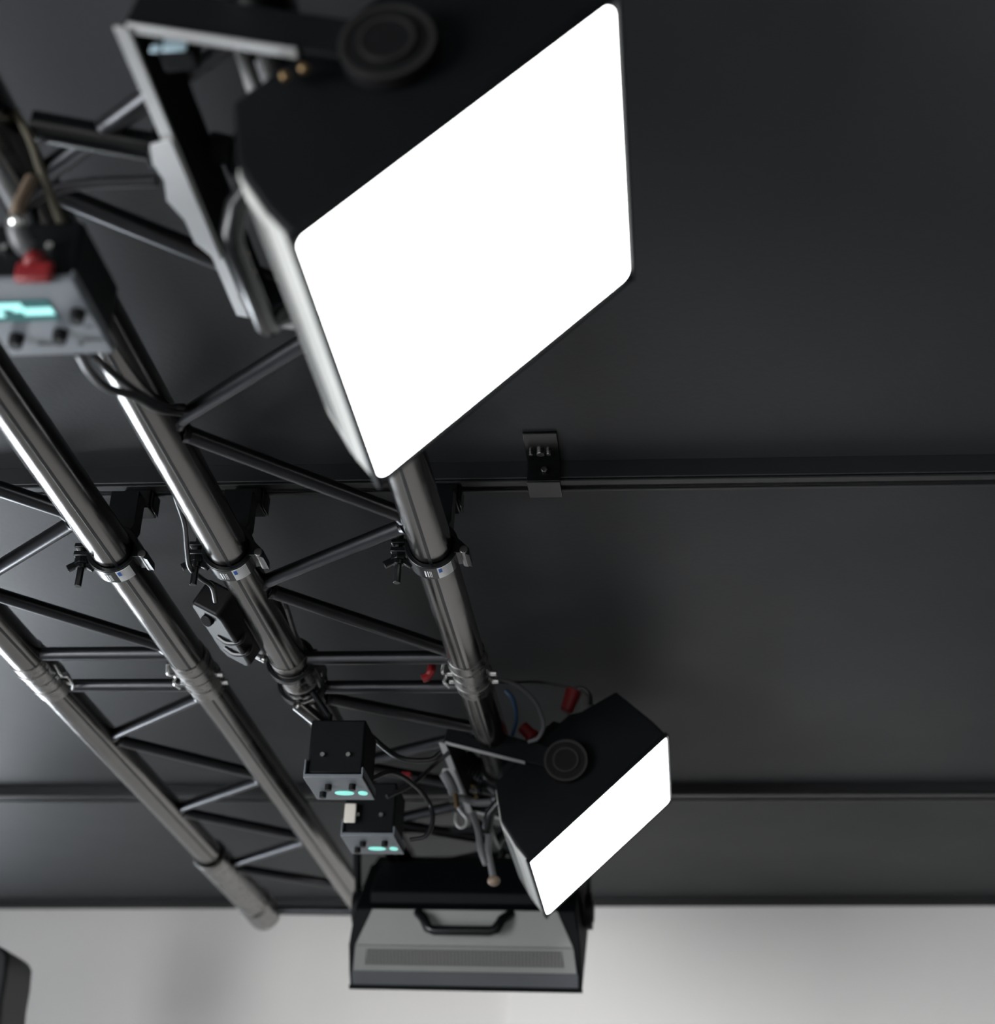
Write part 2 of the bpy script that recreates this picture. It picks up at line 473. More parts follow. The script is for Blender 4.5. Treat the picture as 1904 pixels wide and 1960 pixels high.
# retaining clips at the joint
for t, x, s in ((t3, XD, 1), (t3, XCc, -1), (t1, XA, -1)):
    bm = NB()
    q = Vector((x + s * (RT + 0.008), yj - 0.03, ZT - 0.004))
    add_path(bm, [q, q + Vector((s * 0.004, 0.02, -0.008)), q + Vector((s * 0.002, 0.045, 0.0)), q + Vector((s * 0.007, 0.06, -0.006)), q + Vector((s * 0.002, 0.075, -0.008))], 0.0022, n=8)
    build('spring_clip', bm, M['chrome'], t)
# sleeve on the far end of the outer chord
bm = NB()
add_ring(bm, (XD, yD(1632), ZT - 0.002), (XD, yD(1742), ZT - 0.002), RT + 0.0003, RT + 0.007)
add_ring(bm, (XD, yD(1724), ZT - 0.002), (XD, yD(1748), ZT - 0.002), RT + 0.0003, RT + 0.011)
build('end_sleeve', bm, M['joint'], t4, 0.003)
bm = NB(); add_box(bm, (XB + 0.024, yB(1200), ZT + 0.010), (0.004, 0.12, 0.026), Matrix.Rotation(math.radians(-14), 3, 'Y') @ Matrix.Rotation(math.radians(5), 3, 'Z'))
o = build('tape_wrap', bm, M['tape'], t1, 0.001); o['label'] = 'grey tape stuck round the tube'

# ------------------------------------------------------------------ half-coupler clamps hanging the truss from the near rail
def clamp(x, label):
    y0 = 1.722; w = 0.030
    t = thing('tube_clamp', label, 'clamp', (x, y0 + w / 2, ZT), 'tube clamps under the near rail')
    bm = NB()
    add_ring(bm, (x, y0, ZT), (x, y0 + w, ZT), RT + 0.0004, RT + 0.0070, n=64)
    build('clamp_band', bm, M['gloss'], t, 0.0012)
    bm = NB()   # hinge lug and body on the right, rising to the rail
    add_prism(bm, [(0.018, 0.020), (0.036, 0.004), (0.046, -0.006), (0.047, -0.016), (0.036, -0.012), (0.028, -0.012), (0.028, 0.006), (0.012, 0.026)], y0 - 0.001, y0 + w + 0.001, lambda u, v, s: Vector((x + u, s, ZT + v)))
    add_prism(bm, [(-0.014, 0.024), (0.018, 0.024), (0.022, 0.034), (0.022, 0.082), (-0.014, 0.082)], y0 + 0.002, y0 + w - 0.002, lambda u, v, s: Vector((x + u, s, ZT + v)))
    build('clamp_body', bm, M['gloss'], t, 0.0015)
    bm = NB(); add_cyl(bm, (x + 0.040, y0 - 0.004, ZT - 0.009), (x + 0.040, y0 + w + 0.004, ZT - 0.009), 0.0052, n=16)
    build('hinge_pin', bm, M['joint'], t, 0.0006)
    # eye bolt and T lever on the left
    bm = NB()
    add_box(bm, (x - RT - 0.012, y0 + w / 2, ZT - 0.003), (0.026, 0.020, 0.007))
    add_box(bm, (x - RT - 0.016, y0 + w / 2, ZT + 0.008), (0.018, 0.022, 0.006))
    build('clamp_lug', bm, M['gloss'], t, 0.0012)
    bm = NB()
    c = Vector((x - RT - 0.016, y0 + w / 2, ZT))
    add_cyl(bm, c + Vector((0, 0, 0.020)), c + Vector((0, 0, -0.044)), 0.0046, n=8)
    add_cyl(bm, c + Vector((0, 0, -0.006)), c + Vector((0, 0, -0.014)), 0.0095, n=6)
    add_cyl(bm, c + Vector((0, 0, -0.014)), c + Vector((0, 0, -0.020)), 0.0068, n=20)
    build('eye_bolt', bm, M['gloss'], t, 0.0005)
    bm = NB()
    for s in (-1, 1):
        add_box(bm, c + Vector((s * 0.0115, 0.0, -0.017)), (0.013, 0.005, 0.009), Matrix.Rotation(s * 0.5, 3, 'Y'))
    build('wing_nut', bm, M['gloss'], t, 0.0008)
    # rail hook block
    bm = NB()
    add_box(bm, (x + 0.004, yb + 0.020, ZC - 0.042), (0.036, 0.034, 0.026))
    add_prism(bm, [(0.016, -0.030), (0.030, -0.030), (0.030, -0.058), (0.024, -0.050), (0.016, -0.048)], yb + 0.006, yb + 0.032, lambda u, v, q: Vector((x + u - 0.004, q, ZC + v)))
    build('rail_hook', bm, M['gloss'], t, 0.002)
    # silver sticker wrapped on the lower right of the band
    def strip(a0, a1, yy0, yy1, rr, mm, nm, par):
        bm = NB(); n = 8; rows = []
        for i in range(n + 1):
            a = math.radians(a0 + (a1 - a0) * i / n)
            o = Vector((math.cos(a), 0, math.sin(a)))
            rows.append([bm.verts.new(Vector((x, yy, ZT)) + o * q) for yy in (yy0, yy1) for q in (rr, rr + 0.0004)])
        for p, q in zip(rows, rows[1:]):
            bm.faces.new((p[0], q[0], q[2], p[2])); bm.faces.new((p[1], p[3], q[3], q[1]))
            bm.faces.new((p[0], p[1], q[1], q[0])); bm.faces.new((p[2], q[2], q[3], p[3]))
        for p in (rows[0], rows[-1]): bm.faces.new((p[0], p[2], p[3], p[1]))
        return build(nm, bm, mm, par)
    st = strip(-76, -42, y0 + 0.002, y0 + w - 0.002, RT + 0.0070, M['label'], 'silver_label', t)
    strip(-73, -66, y0 + 0.004, y0 + 0.013, RT + 0.0075, M['label_blue'], 'label_mark', st)
    bm_marks = [(-98, -96), (-93, -92), (-90, -89), (-104, -101)]
    for a0, a1 in bm_marks:
        o = strip(a0, a1, y0 + 0.008, y0 + w - 0.007, RT + 0.0070, M['label'], 'stamped_mark', t)
    return t
clamp(XA, 'black tube clamp on the chord just beyond the large lit panel')
clamp(XB, 'black tube clamp with a thin cable passing its T bolt')
clamp(XCc, 'leftmost black tube clamp with silver label and hanging bolt')

# ------------------------------------------------------------------ softlight fixtures
V_L = 0.288
def softlight(name, label, S, tilt, yoke_dir, yoke_len, root_loc, rot_z, bare_and_lit=True):  # bare also paints lit tones into covers and yoke edges
    """built round the knob axis; local Y = length axis, light thrown towards +X and down"""
    t = thing(name, label, 'softlight', (0, 0, 0), 'softlights clamped to the truss')
    l = Vector((math.cos(tilt), 0, math.sin(tilt))); n = Vector((math.sin(tilt), 0, -math.cos(tilt)))
    def P(v, back, s): return l * (v - 0.145) - n * (back - 0.073) + Vector((0, s, 0))
    h = S / 2 + 0.006
    # housing: tapering black body
    prof = [(0.0, 0.0), (0.002, 0.030), (0.012, 0.076), (0.046, 0.130), (0.205, 0.132), (0.222, 0.122), (0.284, 0.108), (V_L, 0.030), (V_L, 0.0)]
    front = [(v, b) for v, b in prof]
    bm = NB()
    A = []; B = []
    for v, b in prof:
        ins = 0.0 if b < 0.08 else 0.010
        A.append(bm.verts.new(P(v, b, -h + ins))); B.append(bm.verts.new(P(v, b, h - ins)))
    k = len(prof)
    for i in range(k):
        j = (i + 1) % k
        bm.faces.new((A[i], A[j], B[j], B[i]))
    bm.faces.new(list(reversed(A))); bm.faces.new(B)
    body = build('housing', bm, M['black'], t, 0.003)
    # light grey shell plates on the lower and upper long sides
    def side_plate(v0, b0, v1, b1, i0, i1, off, m, nm, th=0.0025):
        p = P(v0, b0, 0); q = P(v1, b1, 0)
        d = (q - p).normalized(); nn = d.cross(Vector((0, 1, 0)))
        if nn.dot(P(0.15, 0.06, 0) - p) > 0: nn = -nn
        bm = NB()
        vs = []
        for o in (off, off + th):
            vs += [bm.verts.new(p + nn * o + Vector((0, -h + i0, 0))), bm.verts.new(p + nn * o + Vector((0, h - i0, 0))),
                   bm.verts.new(q + nn * o + Vector((0, h - i1, 0))), bm.verts.new(q + nn * o + Vector((0, -h + i1, 0)))]
        for f in ((0, 1, 2, 3), (4, 7, 6, 5), (0, 4, 5, 1), (1, 5, 6, 2), (2, 6, 7, 3), (3, 7, 4, 0)): bm.faces.new([vs[i] for i in f])
        return build(nm, bm, m, t, 0.0008)
    sp = side_plate(0.0120, 0.0762, 0.0455, 0.129, 0.0135, 0.042, 0.0, M['shell'] if bare_and_lit else M['shell_shaded'], 'side_cover'); sp['label'] = 'light grey side cover' if bare_and_lit else 'grey side cover in a painted shaded tone'
    sp2 = side_plate(0.0021, 0.031, 0.0120, 0.0758, 0.008, 0.0135, 0.0, M['shell'] if bare_and_lit else M['shell_shaded'], 'side_cover')
    side_plate(0.0045, 0.042, 0.0108, 0.0705, 0.030, 0.034, 0.0026, M['vent'], 'vent_grille', 0.0006)
    side_plate(0.0002, 0.004, 0.0020, 0.030, 0.006, 0.006, 0.0, M['shell'] if bare_and_lit else M['lip_grey'], 'front_lip', 0.0020)
    # diffuser with rounded corners and a thin dark frame
    bm = NB()
    rr = 0.010; pts = []
    for cx, cy, a0 in ((V_L - 0.0015 - rr, S / 2 - 0.001 - rr, 0), (0.0015 + rr, S / 2 - 0.001 - rr, 90), (0.0015 + rr, -S / 2 + 0.001 + rr, 180), (V_L - 0.0015 - rr, -S / 2 + 0.001 + rr, 270)):
        for q in range(7):
            a = math.radians(a0 + 15 * q); pts.append((cx + rr * math.cos(a), cy + rr * math.sin(a)))
    add_prism(bm, pts, -0.0015, 0.001, lambda u, v, s: P(u, s, v))
    d = build('diffuser', bm, M['diffuser'], t); d['label'] = 'glowing white diffuser'
    bm = NB()
    add_box(bm, P(-0.0015, -0.0005, 0), (0.0035, S + 0.014, 0.009), Matrix((l, Vector((0, 1, 0)), n)).transposed())
    add_box(bm, P(V_L + 0.001, -0.0005, 0), (0.0025, S + 0.014, 0.009), Matrix((l, Vector((0, 1, 0)), n)).transposed())
    for s in (-1, 1):
        add_box(bm, P(V_L / 2, -0.001, s * (S / 2 + 0.004)), (V_L + 0.004, 0.004, 0.005), Matrix((l, Vector((0, 1, 0)), n)).transposed())
    build('front_frame', bm, M['black'], t, 0.001)
    # driver box on the back
    bm = NB()
    add_prism(bm, [(0.060, 0.131), (0.070, 0.150), (0.185, 0.150), (0.195, 0.131)], -h + 0.035, h - 0.035, lambda u, v, s: P(u, v, s))
    build('driver_box', bm, M['black'], t, 0.003)
    # handle bar at the lower back edge
    bm = NB()
    hp = [P(0.044, 0.124, -0.084), P(0.020, 0.126, -0.070), P(0.004, 0.116, -0.060), P(0.001, 0.114, -0.050), P(0.001, 0.114, 0.050), P(0.004, 0.116, 0.060), P(0.020, 0.126, 0.070), P(0.044, 0.124, 0.084)]
    add_path(bm, hp, 0.0088, n=12, smooth=False)
    build('carry_handle', bm, M['gloss'], t)
    # tilt knobs on both ends
    for s in (-1, 1):
        bm = NB()
        y0 = s * (h + 0.0005)
        add_cyl(bm, (0, y0, 0), (0, y0 + s * 0.0125, 0), 0.0335, 0.0335, n=48)
        add_cyl(bm, (0, y0 + s * 0.0125, 0), (0, y0 + s * 0.0150, 0), 0.0200, 0.0195, n=32)
        kb = build('tilt_knob', bm, M['rubber'], t, 0.0010)
        for nm, ri, ro, yy in (('knob_rim', 0.0300, 0.0336, 0.0127), ('knob_cap_ring', 0.0175, 0.0200, 0.0152)):
            bm = NB(); add_ring(bm, (0, y0 + s * (yy - 0.0006), 0), (0, y0 + s * (yy + 0.0006), 0), ri, ro)
            build(nm, bm, M['knob_rim'], kb)
    # yoke: two arms and a bridge
    yd = Vector((math.cos(yoke_dir), 0, math.sin(yoke_dir))); yp = Vector((-yd.z, 0, yd.x))
    if yp.z < 0: yp = -yp
    rotY = Matrix((yd, Vector((0, 1, 0)), yp)).transposed()
    bm = NB()
    for s in (-1, 1):
        yy = s * (h + 0.0075)
        add_box(bm, yd * (yoke_len / 2) + Vector((0, yy, 0)), (yoke_len, 0.006, 0.034), rotY)
        add_cyl(bm, (0, yy - 0.003, 0), (0, yy + 0.003, 0), 0.022, n=32)
    add_box(bm, yd * (yoke_len) + Vector((0, 0, 0)), (0.007, 2 * h + 0.021, 0.042), rotY)
    build('yoke', bm, M['black'], t, 0.0015)
    em = M['plate'] if bare_and_lit else M['black']  # pale strips paint the lit lower edges, black where shaded
    for s in (-1, 1):
        bm = NB(); yy = s * (h + 0.0085)
        add_box(bm, yd * ((0.060 + yoke_len) / 2) - yp * 0.0185 + Vector((0, yy, 0)), (yoke_len - 0.060, 0.009, 0.003), rotY)
        o = build('yoke_edge', bm, em, t, 0.0008)
        if bare_and_lit: o['label'] = 'lit lower edge of the yoke arm, painted pale'
    bm = NB()
    add_box(bm, yd * (yoke_len + 0.003) - yp * 0.0215, (0.012, 2 * h + 0.021, 0.0030), rotY)
    o = build('yoke_edge', bm, em, t, 0.0006)
    if bare_and_lit: o['label'] = 'lit lower edge of the yoke bridge, painted pale'
    # clamp socket and lever plate in the middle of the bridge
    if bare_and_lit:
        bm = NB()
        add_prism(bm, [(-0.062, -0.006), (-0.052, 0.012), (-0.030, 0.017), (-0.010, 0.013), (0.016, 0.019), (0.040, 0.010), (0.070, 0.010), (0.090, -0.004), (0.088, -0.010), (-0.062, -0.010)], -0.0015, 0.0015,
                  lambda u, v, s: yd * (yoke_len + 0.008 + v) - yp * (0.024 - s) + Vector((0, u, 0)))
        o = build('bridge_plate', bm, M['plate'], t, 0.0008); o['label'] = 'pale notched plate on the yoke bridge'
        for q in (0.085, 0.115, 0.14):
            bm = NB(); add_cyl(bm, yd * (yoke_len - 0.010) + Vector((0, q, 0)), yd * (yoke_len + 0.010) + Vector((0, q, 0)), 0.0055, n=6)
            build('bridge_bolt', bm, M['brass'], t, 0.0006)
    # red power connector and its lead on the back
    bm = NB(); c = P(0.150, 0.150, -h + 0.075)
    add_cyl(bm, c, c - n * 0.040, 0.011, 0.010, n=20)
    add_cyl(bm, c - n * 0.012, c - n * 0.020, 0.0125, n=20)
    o = build('power_connector', bm, M['red'], t, 0.001); o['label'] = 'red power connector'
    t.location = root_loc; t.rotation_euler = (0, 0, rot_z)
    return t
TL = math.radians(44.0)
def fix_loc(P0, S):
    l = Vector((math.cos(TL), 0, math.sin(TL))); n = Vector((math.sin(TL), 0, -math.cos(TL)))
    return CAM + Vector(P0) + l * 0.145 - n * 0.073 + Vector((0, S / 2, 0))
S1 = 0.320
yk = math.radians(165.5)
fx1 = softlight('softlight_panel', 'large lit softlight panel nearest the camera, blank white face', S1, TL, yk, 0.190, fix_loc((-0.2479, 0.8299, 0.6445), S1), 0.0)
fx2 = copy_tree(fx1)
fx2.location = fix_loc((-0.2345, 2.3867, 0.6755), S1)
fx2['label'] = 'small lit softlight panel further along, near the truss joint'
S3 = 0.405
l3 = Vector((0, math.cos(TL), math.sin(TL))); n3 = Vector((0, math.sin(TL), -math.cos(TL)))
c3 = (at_y(668, 1890, 2.92) + at_y(1115, 1892, 2.92)) / 2
fx3 = softlight('softlight_panel', 'softlight seen from behind with grey vented back, against the white wall', S3, TL, math.radians(112), 0.145, (0, 0, 0), PI / 2, False)
fx3.location = c3 + l3 * 0.145 - n3 * 0.073

# ------------------------------------------------------------------ pipe clamps that carry the yokes
def yoke_clamp(cx, cy, foot, label):
    """ring round a chord at (cx, cy) with a stem down to the yoke bridge"""
    t = thing('pipe_clamp', label, 'clamp', (cx, cy, ZT), 'pipe clamps carrying the softlights')
    bm = NB(); add_ring(bm, (cx, cy - 0.02, ZT), (cx, cy + 0.02, ZT), RT + 0.0004, RT + 0.009)
    build('clamp_band', bm, M['gloss'], t, 0.0015)
    bm = NB()
    a = Vector((cx, cy, ZT - RT - 0.008)); foot = Vector(foot)
    d = (foot - a)
    add_cyl(bm, a, a + d * 0.35, 0.016, n=20)
    for k in range(5):
        add_cyl(bm, a + d * (0.35 + 0.08 * k), a + d * (0.39 + 0.08 * k), 0.019, n=24)
    add_cyl(bm, a + d * 0.3, foot, 0.0125, n=20)
    build('clamp_stem', bm, M['black'], t, 0.001)
    bm = NB()
    add_cyl(bm, (cx - RT - 0.012, cy, ZT + 0.02), (cx - RT - 0.012, cy, ZT - 0.04), 0.005, n=10)
    add_cyl(bm, (cx - RT - 0.012, cy - 0.016, ZT - 0.034), (cx - RT - 0.012, cy + 0.016, ZT - 0.034), 0.005, n=10)
    build('clamp_lever', bm, M['gloss'], t, 0.0006)
    return t
def bridge(fx, yo, L):
    m = world_of(fx); return m @ (Vector((math.cos(yo), 0, math.sin(yo))) * L + Vector((0, 0, 0.024)))
b1 = bridge(fx1, yk, 0.186)
yoke_clamp(XA, b1.y, b1, 'black pipe clamp joining the truss to the large lit panel')
b2 = bridge(fx2, yk, 0.186)
yoke_clamp(XA, b2.y, b2, 'black ribbed pipe clamp joining the truss to the small lit panel')
b3 = bridge(fx3, math.radians(112), 0.135)
yoke_clamp(XA, b3.y, b3 , 'black pipe clamp above the softlight seen from behind')

# black mounting pipe between the chord and the first yoke
bm = NB()
pa = at_z(60, 240, ZT - 0.004); pb = at_z(305, 284, ZT - 0.004)
add_cyl(bm, pa, pb, 0.0125, n=24)
add_cyl(bm, pa + (pb - pa) * 0.93, pb + (pb - pa) * 0.02, 0.017, n=24)
tag(build('mounting_pipe', bm, M['gloss'], None, 0.001), 'short black mounting pipe reaching the yoke of the large lit panel', 'pipe')

# ------------------------------------------------------------------ control boxes under the right-hand truss
def control_box(name, x0, x1, y0, y1, z, top, label, kind):
    rf = 0.010 if kind == 'screen' else 0.016
    t = thing(name, label, 'control box', ((x0 + x1) / 2, (y0 + y1) / 2, z + top / 2), 'control boxes hung under the truss')
    cx = (x0 + x1) / 2; cy = (y0 + y1) / 2; w = x1 - x0; d = y1 - y0
    bm = NB(); add_box(bm, (cx, cy, z + 0.008 + top / 2), (w - 0.006, d - 0.012, top)); build('box_body', bm, M['black'], t, 0.003)
    bm = NB()
    add_box(bm, (cx, cy, z + 0.003), (w, d, 0.006))
    add_box(bm, (x0 + 0.0015, cy, z + 0.014), (0.003, d, 0.026))
    add_box(bm, (x1 - 0.0015, cy, z + rf / 2), (0.003, d, rf))
    fp = build('face_plate', bm, M['face'], t, 0.0015, 3); fp['label'] = 'grey control face'
    zz = z - 0.0006
    if kind == 'screen':
        bm = NB(); add_box(bm, (cx - 0.016, y0 + 0.036, zz), (0.062, 0.026, 0.0014)); sc = build('display', bm, M['screen'], t, 0.0004)
        bm = NB()
        for bx, by, bw, bh in ((-0.020, 0.0285, 0.026, 0.0075), (-0.038, 0.038, 0.026, 0.008), (0.003, 0.036, 0.024, 0.009), (-0.011, 0.033, 0.010, 0.006)):
            add_box(bm, (cx + bx, y0 + by, zz - 0.0009), (bw, bh, 0.0006))
        build('readout', bm, M['readout'], sc, 0.0002)
        for bx, by in ((-0.027, 0.070), (0.010, 0.066), (0.033, 0.040)):
            bm = NB(); add_cyl(bm, (cx + bx, y0 + by, z), (cx + bx, y0 + by, z - 0.010), 0.0062, 0.0056, n=20); build('control_knob', bm, M['rubber'], t, 0.0008)
        bm = NB()
        for bx, by, bw in ((-0.008, 0.082, 0.012), (0.020, 0.083, 0.004), (0.033, 0.078, 0.014), (0.034, 0.060, 0.006)):
            add_box(bm, (cx + bx, y0 + by, zz), (bw, 0.0030, 0.0008))
        build('printed_marks', bm, M['face_text'], t)
    else:
        for bx, bw in ((0.004, 0.027), (0.030, 0.013)):
            bm = NB(); n = 24; pts = [(bw / 2 * math.cos(2 * PI * i / n), 0.0105 / 2 * 1.5 * math.sin(2 * PI * i / n)) for i in range(n)]
            add_prism(bm, pts, -0.0008, 0.0006, lambda u, v, s: Vector((cx + bx + u, y0 + d * 0.66 + v, z - 0.0004 + s)))
            build('readout', bm, M['readout_dim'], t)
        for bx, by in ((-0.026, 0.062), (-0.012, 0.030), (0.022, 0.028)):
            bm = NB(); add_cyl(bm, (cx + bx, y0 + by, z), (cx + bx, y0 + by, z - 0.008), 0.005, n=16); build('control_knob', bm, M['rubber'], t, 0.0006)
    for bx in (-0.018, 0.018):
        bm = NB(); add_cyl(bm, (cx + bx, y0 + 0.006, z + 0.034), (cx + bx, y0 + 0.001, z + 0.034), 0.0032, n=12); build('case_screw', bm, M['chrome'], t)
    # rod up to the truss tube it hangs from
    bm = NB()
    a = Vector((x0 + 0.012, cy + d * 0.25, z + top + 0.004)); b = Vector((XB + 0.016, cy + d * 0.25, ZT - RT * 0.70))
    add_cyl(bm, a, Vector((a.x, a.y, (a.z + b.z) / 2)), 0.0045, n=12)
    add_cyl(bm, Vector((a.x, a.y, (a.z + b.z) / 2 - 0.004)), b, 0.0045, n=12)
    build('hanger_rod', bm, M['black'], t, 0.0005)
    return t
ZB = CAM.z + 0.70
cb1 = control_box('control_box', -0.530, -0.4445, 0.938, 1.036, ZB, 0.052, 'nearest control box with grey face and glowing display at left edge', 'screen')
cb2 = control_box('control_box', -0.516, -0.433, 2.073, 2.170, ZB, 0.078, 'upper of the two distant control boxes with glowing readouts', 'led')
cb3 = copy_tree(cb2); cb3.location.x -= 0.001; cb3.location.y += 0.270
cb3['label'] = 'lower of the two distant control boxes, in front of the softlight back'
bm = NB(); a = at_y(670, 1556, 2.338)
add_box(bm, (a.x, 2.3385, a.z), (0.018, 0.003, 0.030)); o = build('white_tag', bm, M['white_tag'], cb3, 0.002); o['label'] = 'white tag'

# red plug and steel shackle above the nearest box
t = thing('power_plug', 'red power plug with grey collar on top of the nearest control box', 'plug', at_y(62, 500, 0.935))
c = at_y(66, 536, 0.934); u = at_y(66, 496, 0.934)
bm = NB(); add_box(bm, c.lerp(u, 0.35) , (0.029, 0.008, (u - c).length * 0.9)); add_cyl(bm, c.lerp(u, 0.6), c.lerp(u, 1.20), 0.0085, 0.008); build('plug_body', bm, M['red'], t, 0.003)
bm = NB(); q = [at_y(55, 478, 0.93), at_y(42, 465, 0.925), at_y(32, 440, 0.92), at_y(32, 425, 0.92)]
add_path(bm, q, 0.0075, n=16); build('plug_collar', bm, M['cable_grey'], t)
bm = NB(); add_ball(bm, at_y(32, 424, 0.915), 0.0062); build('steel_ferrule', bm, M['chrome'], t)

# ------------------------------------------------------------------ multi-socket box strapped to the chord
t = thing('socket_box', 'black moulded power socket box strapped beneath the truss tube', 'power box', at_z(438, 1190, CAM.z + 0.865))
rb = Matrix.Rotation(math.radians(28), 3, 'Y')
ctr = at_z(440, 1196, CAM.z + 0.862)
bm = NB()
add_prism(bm, [(-0.026, -0.075), (-0.020, -0.088), (0.020, -0.088), (0.026, -0.075), (0.026, 0.070), (0.018, 0.086), (-0.018, 0.086), (-0.026, 0.070)], -0.020, 0.020, lambda u, v, s: ctr + rb @ Vector((u, v, s)))
build('box_body', bm, M['moulded'], t, 0.004, 3)
bm = NB()
add_prism(bm, [(-0.031, -0.030), (-0.031, 0.078), (-0.020, 0.095), (0.022, 0.095), (0.030, 0.080), (0.030, -0.030)], 0.006, 0.016, lambda u, v, s: ctr + rb @ Vector((u, v, s)))
build('box_lid', bm, M['moulded'], t, 0.003, 3)
bm = NB()
for yy in (-0.048,): add_cyl(bm, ctr + rb @ Vector((0, yy - 0.012, -0.020)), ctr + rb @ Vector((0, yy - 0.016, -0.027)), 0.0085, n=20)
build('cable_gland', bm, M['moulded'], t, 0.001)
for yy in (0.002, 0.040):
    bm = NB()
    pts = [ctr + rb @ Vector((-0.006, yy, -0.0215)), ctr + rb @ Vector((0.012, yy, -0.0225)), ctr + rb @ Vector((0.028, yy - 0.004, -0.012)),
           Vector((XB - RT - 0.003, ctr.y + yy, ZT - 0.012)), Vector((XB - RT - 0.0035, ctr.y + yy, ZT + 0.004)), Vector((XB - RT * 0.7, ctr.y + yy, ZT + 0.0225))]
    add_path(bm, pts, 0.0032, n=8); build('strap', bm, M['cable'], t)
for yy, zz in ((0.104, 0.008), (0.122, 0.010)):
    bm = NB(); add_cyl(bm, ctr + rb @ Vector((-0.012, yy, zz)), ctr + rb @ Vector((0.018, yy, zz)), 0.0055, n=16)
    build('end_screw', bm, M['joint'], t, 0.001)

# ------------------------------------------------------------------ paired clamps with drop pipe below the chord joint
t = thing('drop_pipe_clamp', 'pair of round black clamps with short drop pipe at truss joint', 'clamp', (XB, yj, ZT - 0.02))
bm = NB()
y1 = yB(1262)
add_ring(bm, (XB, y1, ZT), (XB, y1 + 0.012, ZT), RT + 0.0030, RT + 0.0095)
build('clamp_band', bm, M['gloss'], t, 0.001)
bm = NB()
y2 = y1 + 0.075
add_ring(bm, (XB, y2, ZT - 0.002), (XB, y2 + 0.014, ZT - 0.002), RT + 0.0040, RT + 0.0105)
add_box(bm, (XB + 0.030, (y1 + y2) / 2 + 0.007, ZT + 0.004), (0.010, y2 - y1, 0.030))
build('clamp_band', bm, M['gloss'], t, 0.001)
bm = NB()
a = Vector((XB - 0.004, y2 + 0.010, ZT - RT - 0.010)); b = Vector((-0.470, 2.11, ZB + 0.122))
add_cyl(bm, a + Vector((0, 0.0, 0)), at_y(640, 1405, 2.135), 0.0105, n=20)
build('drop_pipe', bm, M['tube'], t, 0.001)
bm = NB(); q = at_y(586, 1346, y2)
add_cyl(bm, q + Vector((-0.010, 0, -0.004)), q + Vector((0.012, 0, 0.006)), 0.0035, n=12); add_ball(bm, q + Vector((-0.010, 0, -0.004)), 0.0050)
build('locking_pin', bm, M['joint'], t)

# ------------------------------------------------------------------ cables
def cable(name, label, pts, r, m, cat='cable', group=None, n=10):
    bm = NB(); add_path(bm, pts, r, n=n)
    return tag(build(name, bm, m), label, cat, group)
Z9 = CAM.z
cable('power_cable', 'thin black cable running down to the socket box beside the clamp',
      [at_z(322, 890, Z9 + .872), at_z(334, 945, Z9 + .868), at_z(352, 1000, Z9 + .862), at_z(357, 1050, Z9 + .855), at_z(363, 1085, Z9 + .85), at_z(385, 1107, Z9 + .848), at_z(405, 1122, Z9 + .846), at_z(412, 1150, Z9 + .846)], 0.0034, M['cable'])
cable('power_cable', 'black cable sagging from the nearest control box onto the chord',
      [at_z(150, 675, ZB + .02), at_z(172, 712, ZB + .03), at_z(205, 742, ZB + .05), at_z(255, 758, ZB + .08), at_z(300, 782, ZB + .12), at_z(345, 790, ZB + .165)], 0.0040, M['cable'])
cable('power_cable', 'short black cable crossing the chord highlight under the nearest control box',
      [at_z(178, 676, ZB + .03), at_z(205, 705, ZB + .06), at_z(255, 745, ZB + .10), at_z(310, 778, ZB + .14), at_z(350, 778, ZB + .17)], 0.0038, M['cable'])
cable('signal_cable', 'tan cable looping over the red plug at left',
      [at_y(60, 345, .95), at_y(48, 370, .94), at_y(36, 395, .93), at_y(32, 424, .92)], 0.0055, M['cable_tan'])
cable('signal_cable', 'thin olive cable hanging in a loop right of red plug',
      [at_y(20, 200, .95), at_y(55, 260, .95), at_y(80, 330, .95), at_y(105, 395, .95), at_y(120, 440, .95), at_y(105, 468, .95)], 0.0036, M['cable_olive'])
cable('signal_cable', 'grey cable crossing below the mounting pipe towards the yoke',
      [at_y(40, 400, 1.0), at_y(90, 368, 1.0), at_y(160, 352, 1.0), at_y(300, 346, 1.0)], 0.0050, M['cable'])
cable('signal_cable', 'light grey cable bowing from yoke end behind the large lit panel',
      [at_y(462, 565, 1.13), at_y(480, 590, 1.13), at_y(515, 612, 1.13), at_y(565, 622, 1.13)], 0.0042, M['plate'])
cable('signal_cable', 'thin grey cable looping above the small lit panel',
      [at_y(950, 1298, 2.30), at_y(990, 1312, 2.32), at_y(1025, 1345, 2.34), at_y(1040, 1385, 2.34), at_y(1030, 1412, 2.34), at_y(1010, 1420, 2.34)], 0.0032, M['cable_grey'])
cable('signal_cable', 'blue cable behind the yoke of the small lit panel',
      [at_y(968, 1322, 2.45), at_y(982, 1340, 2.45), at_y(988, 1375, 2.45), at_y(980, 1410, 2.45)], 0.0032, M['cable_blue'])
cable('signal_cable', 'black cable draping right from the upper distant control box',
      [at_y(700, 1400, 2.2), at_y(760, 1448, 2.2), at_y(820, 1455, 2.2), at_y(845, 1440, 2.2)], 0.0040, M['cable'])
cable('signal_cable', 'black looped cable hanging between control boxes and small panel',
      [at_y(712, 1490, 2.18), at_y(750, 1478, 2.2), at_y(790, 1500, 2.25), at_y(820, 1535, 2.3), at_y(828, 1570, 2.3), at_y(815, 1600, 2.3), at_y(785, 1608, 2.3)], 0.0036, M['cable'])
cable('signal_cable', 'black cable crossing the dark gap above lower control box',
      [at_y(740, 1525, 2.3), at_y(790, 1500, 2.32), at_y(830, 1465, 2.35), at_y(860, 1440, 2.35)], 0.0036, M['cable'])
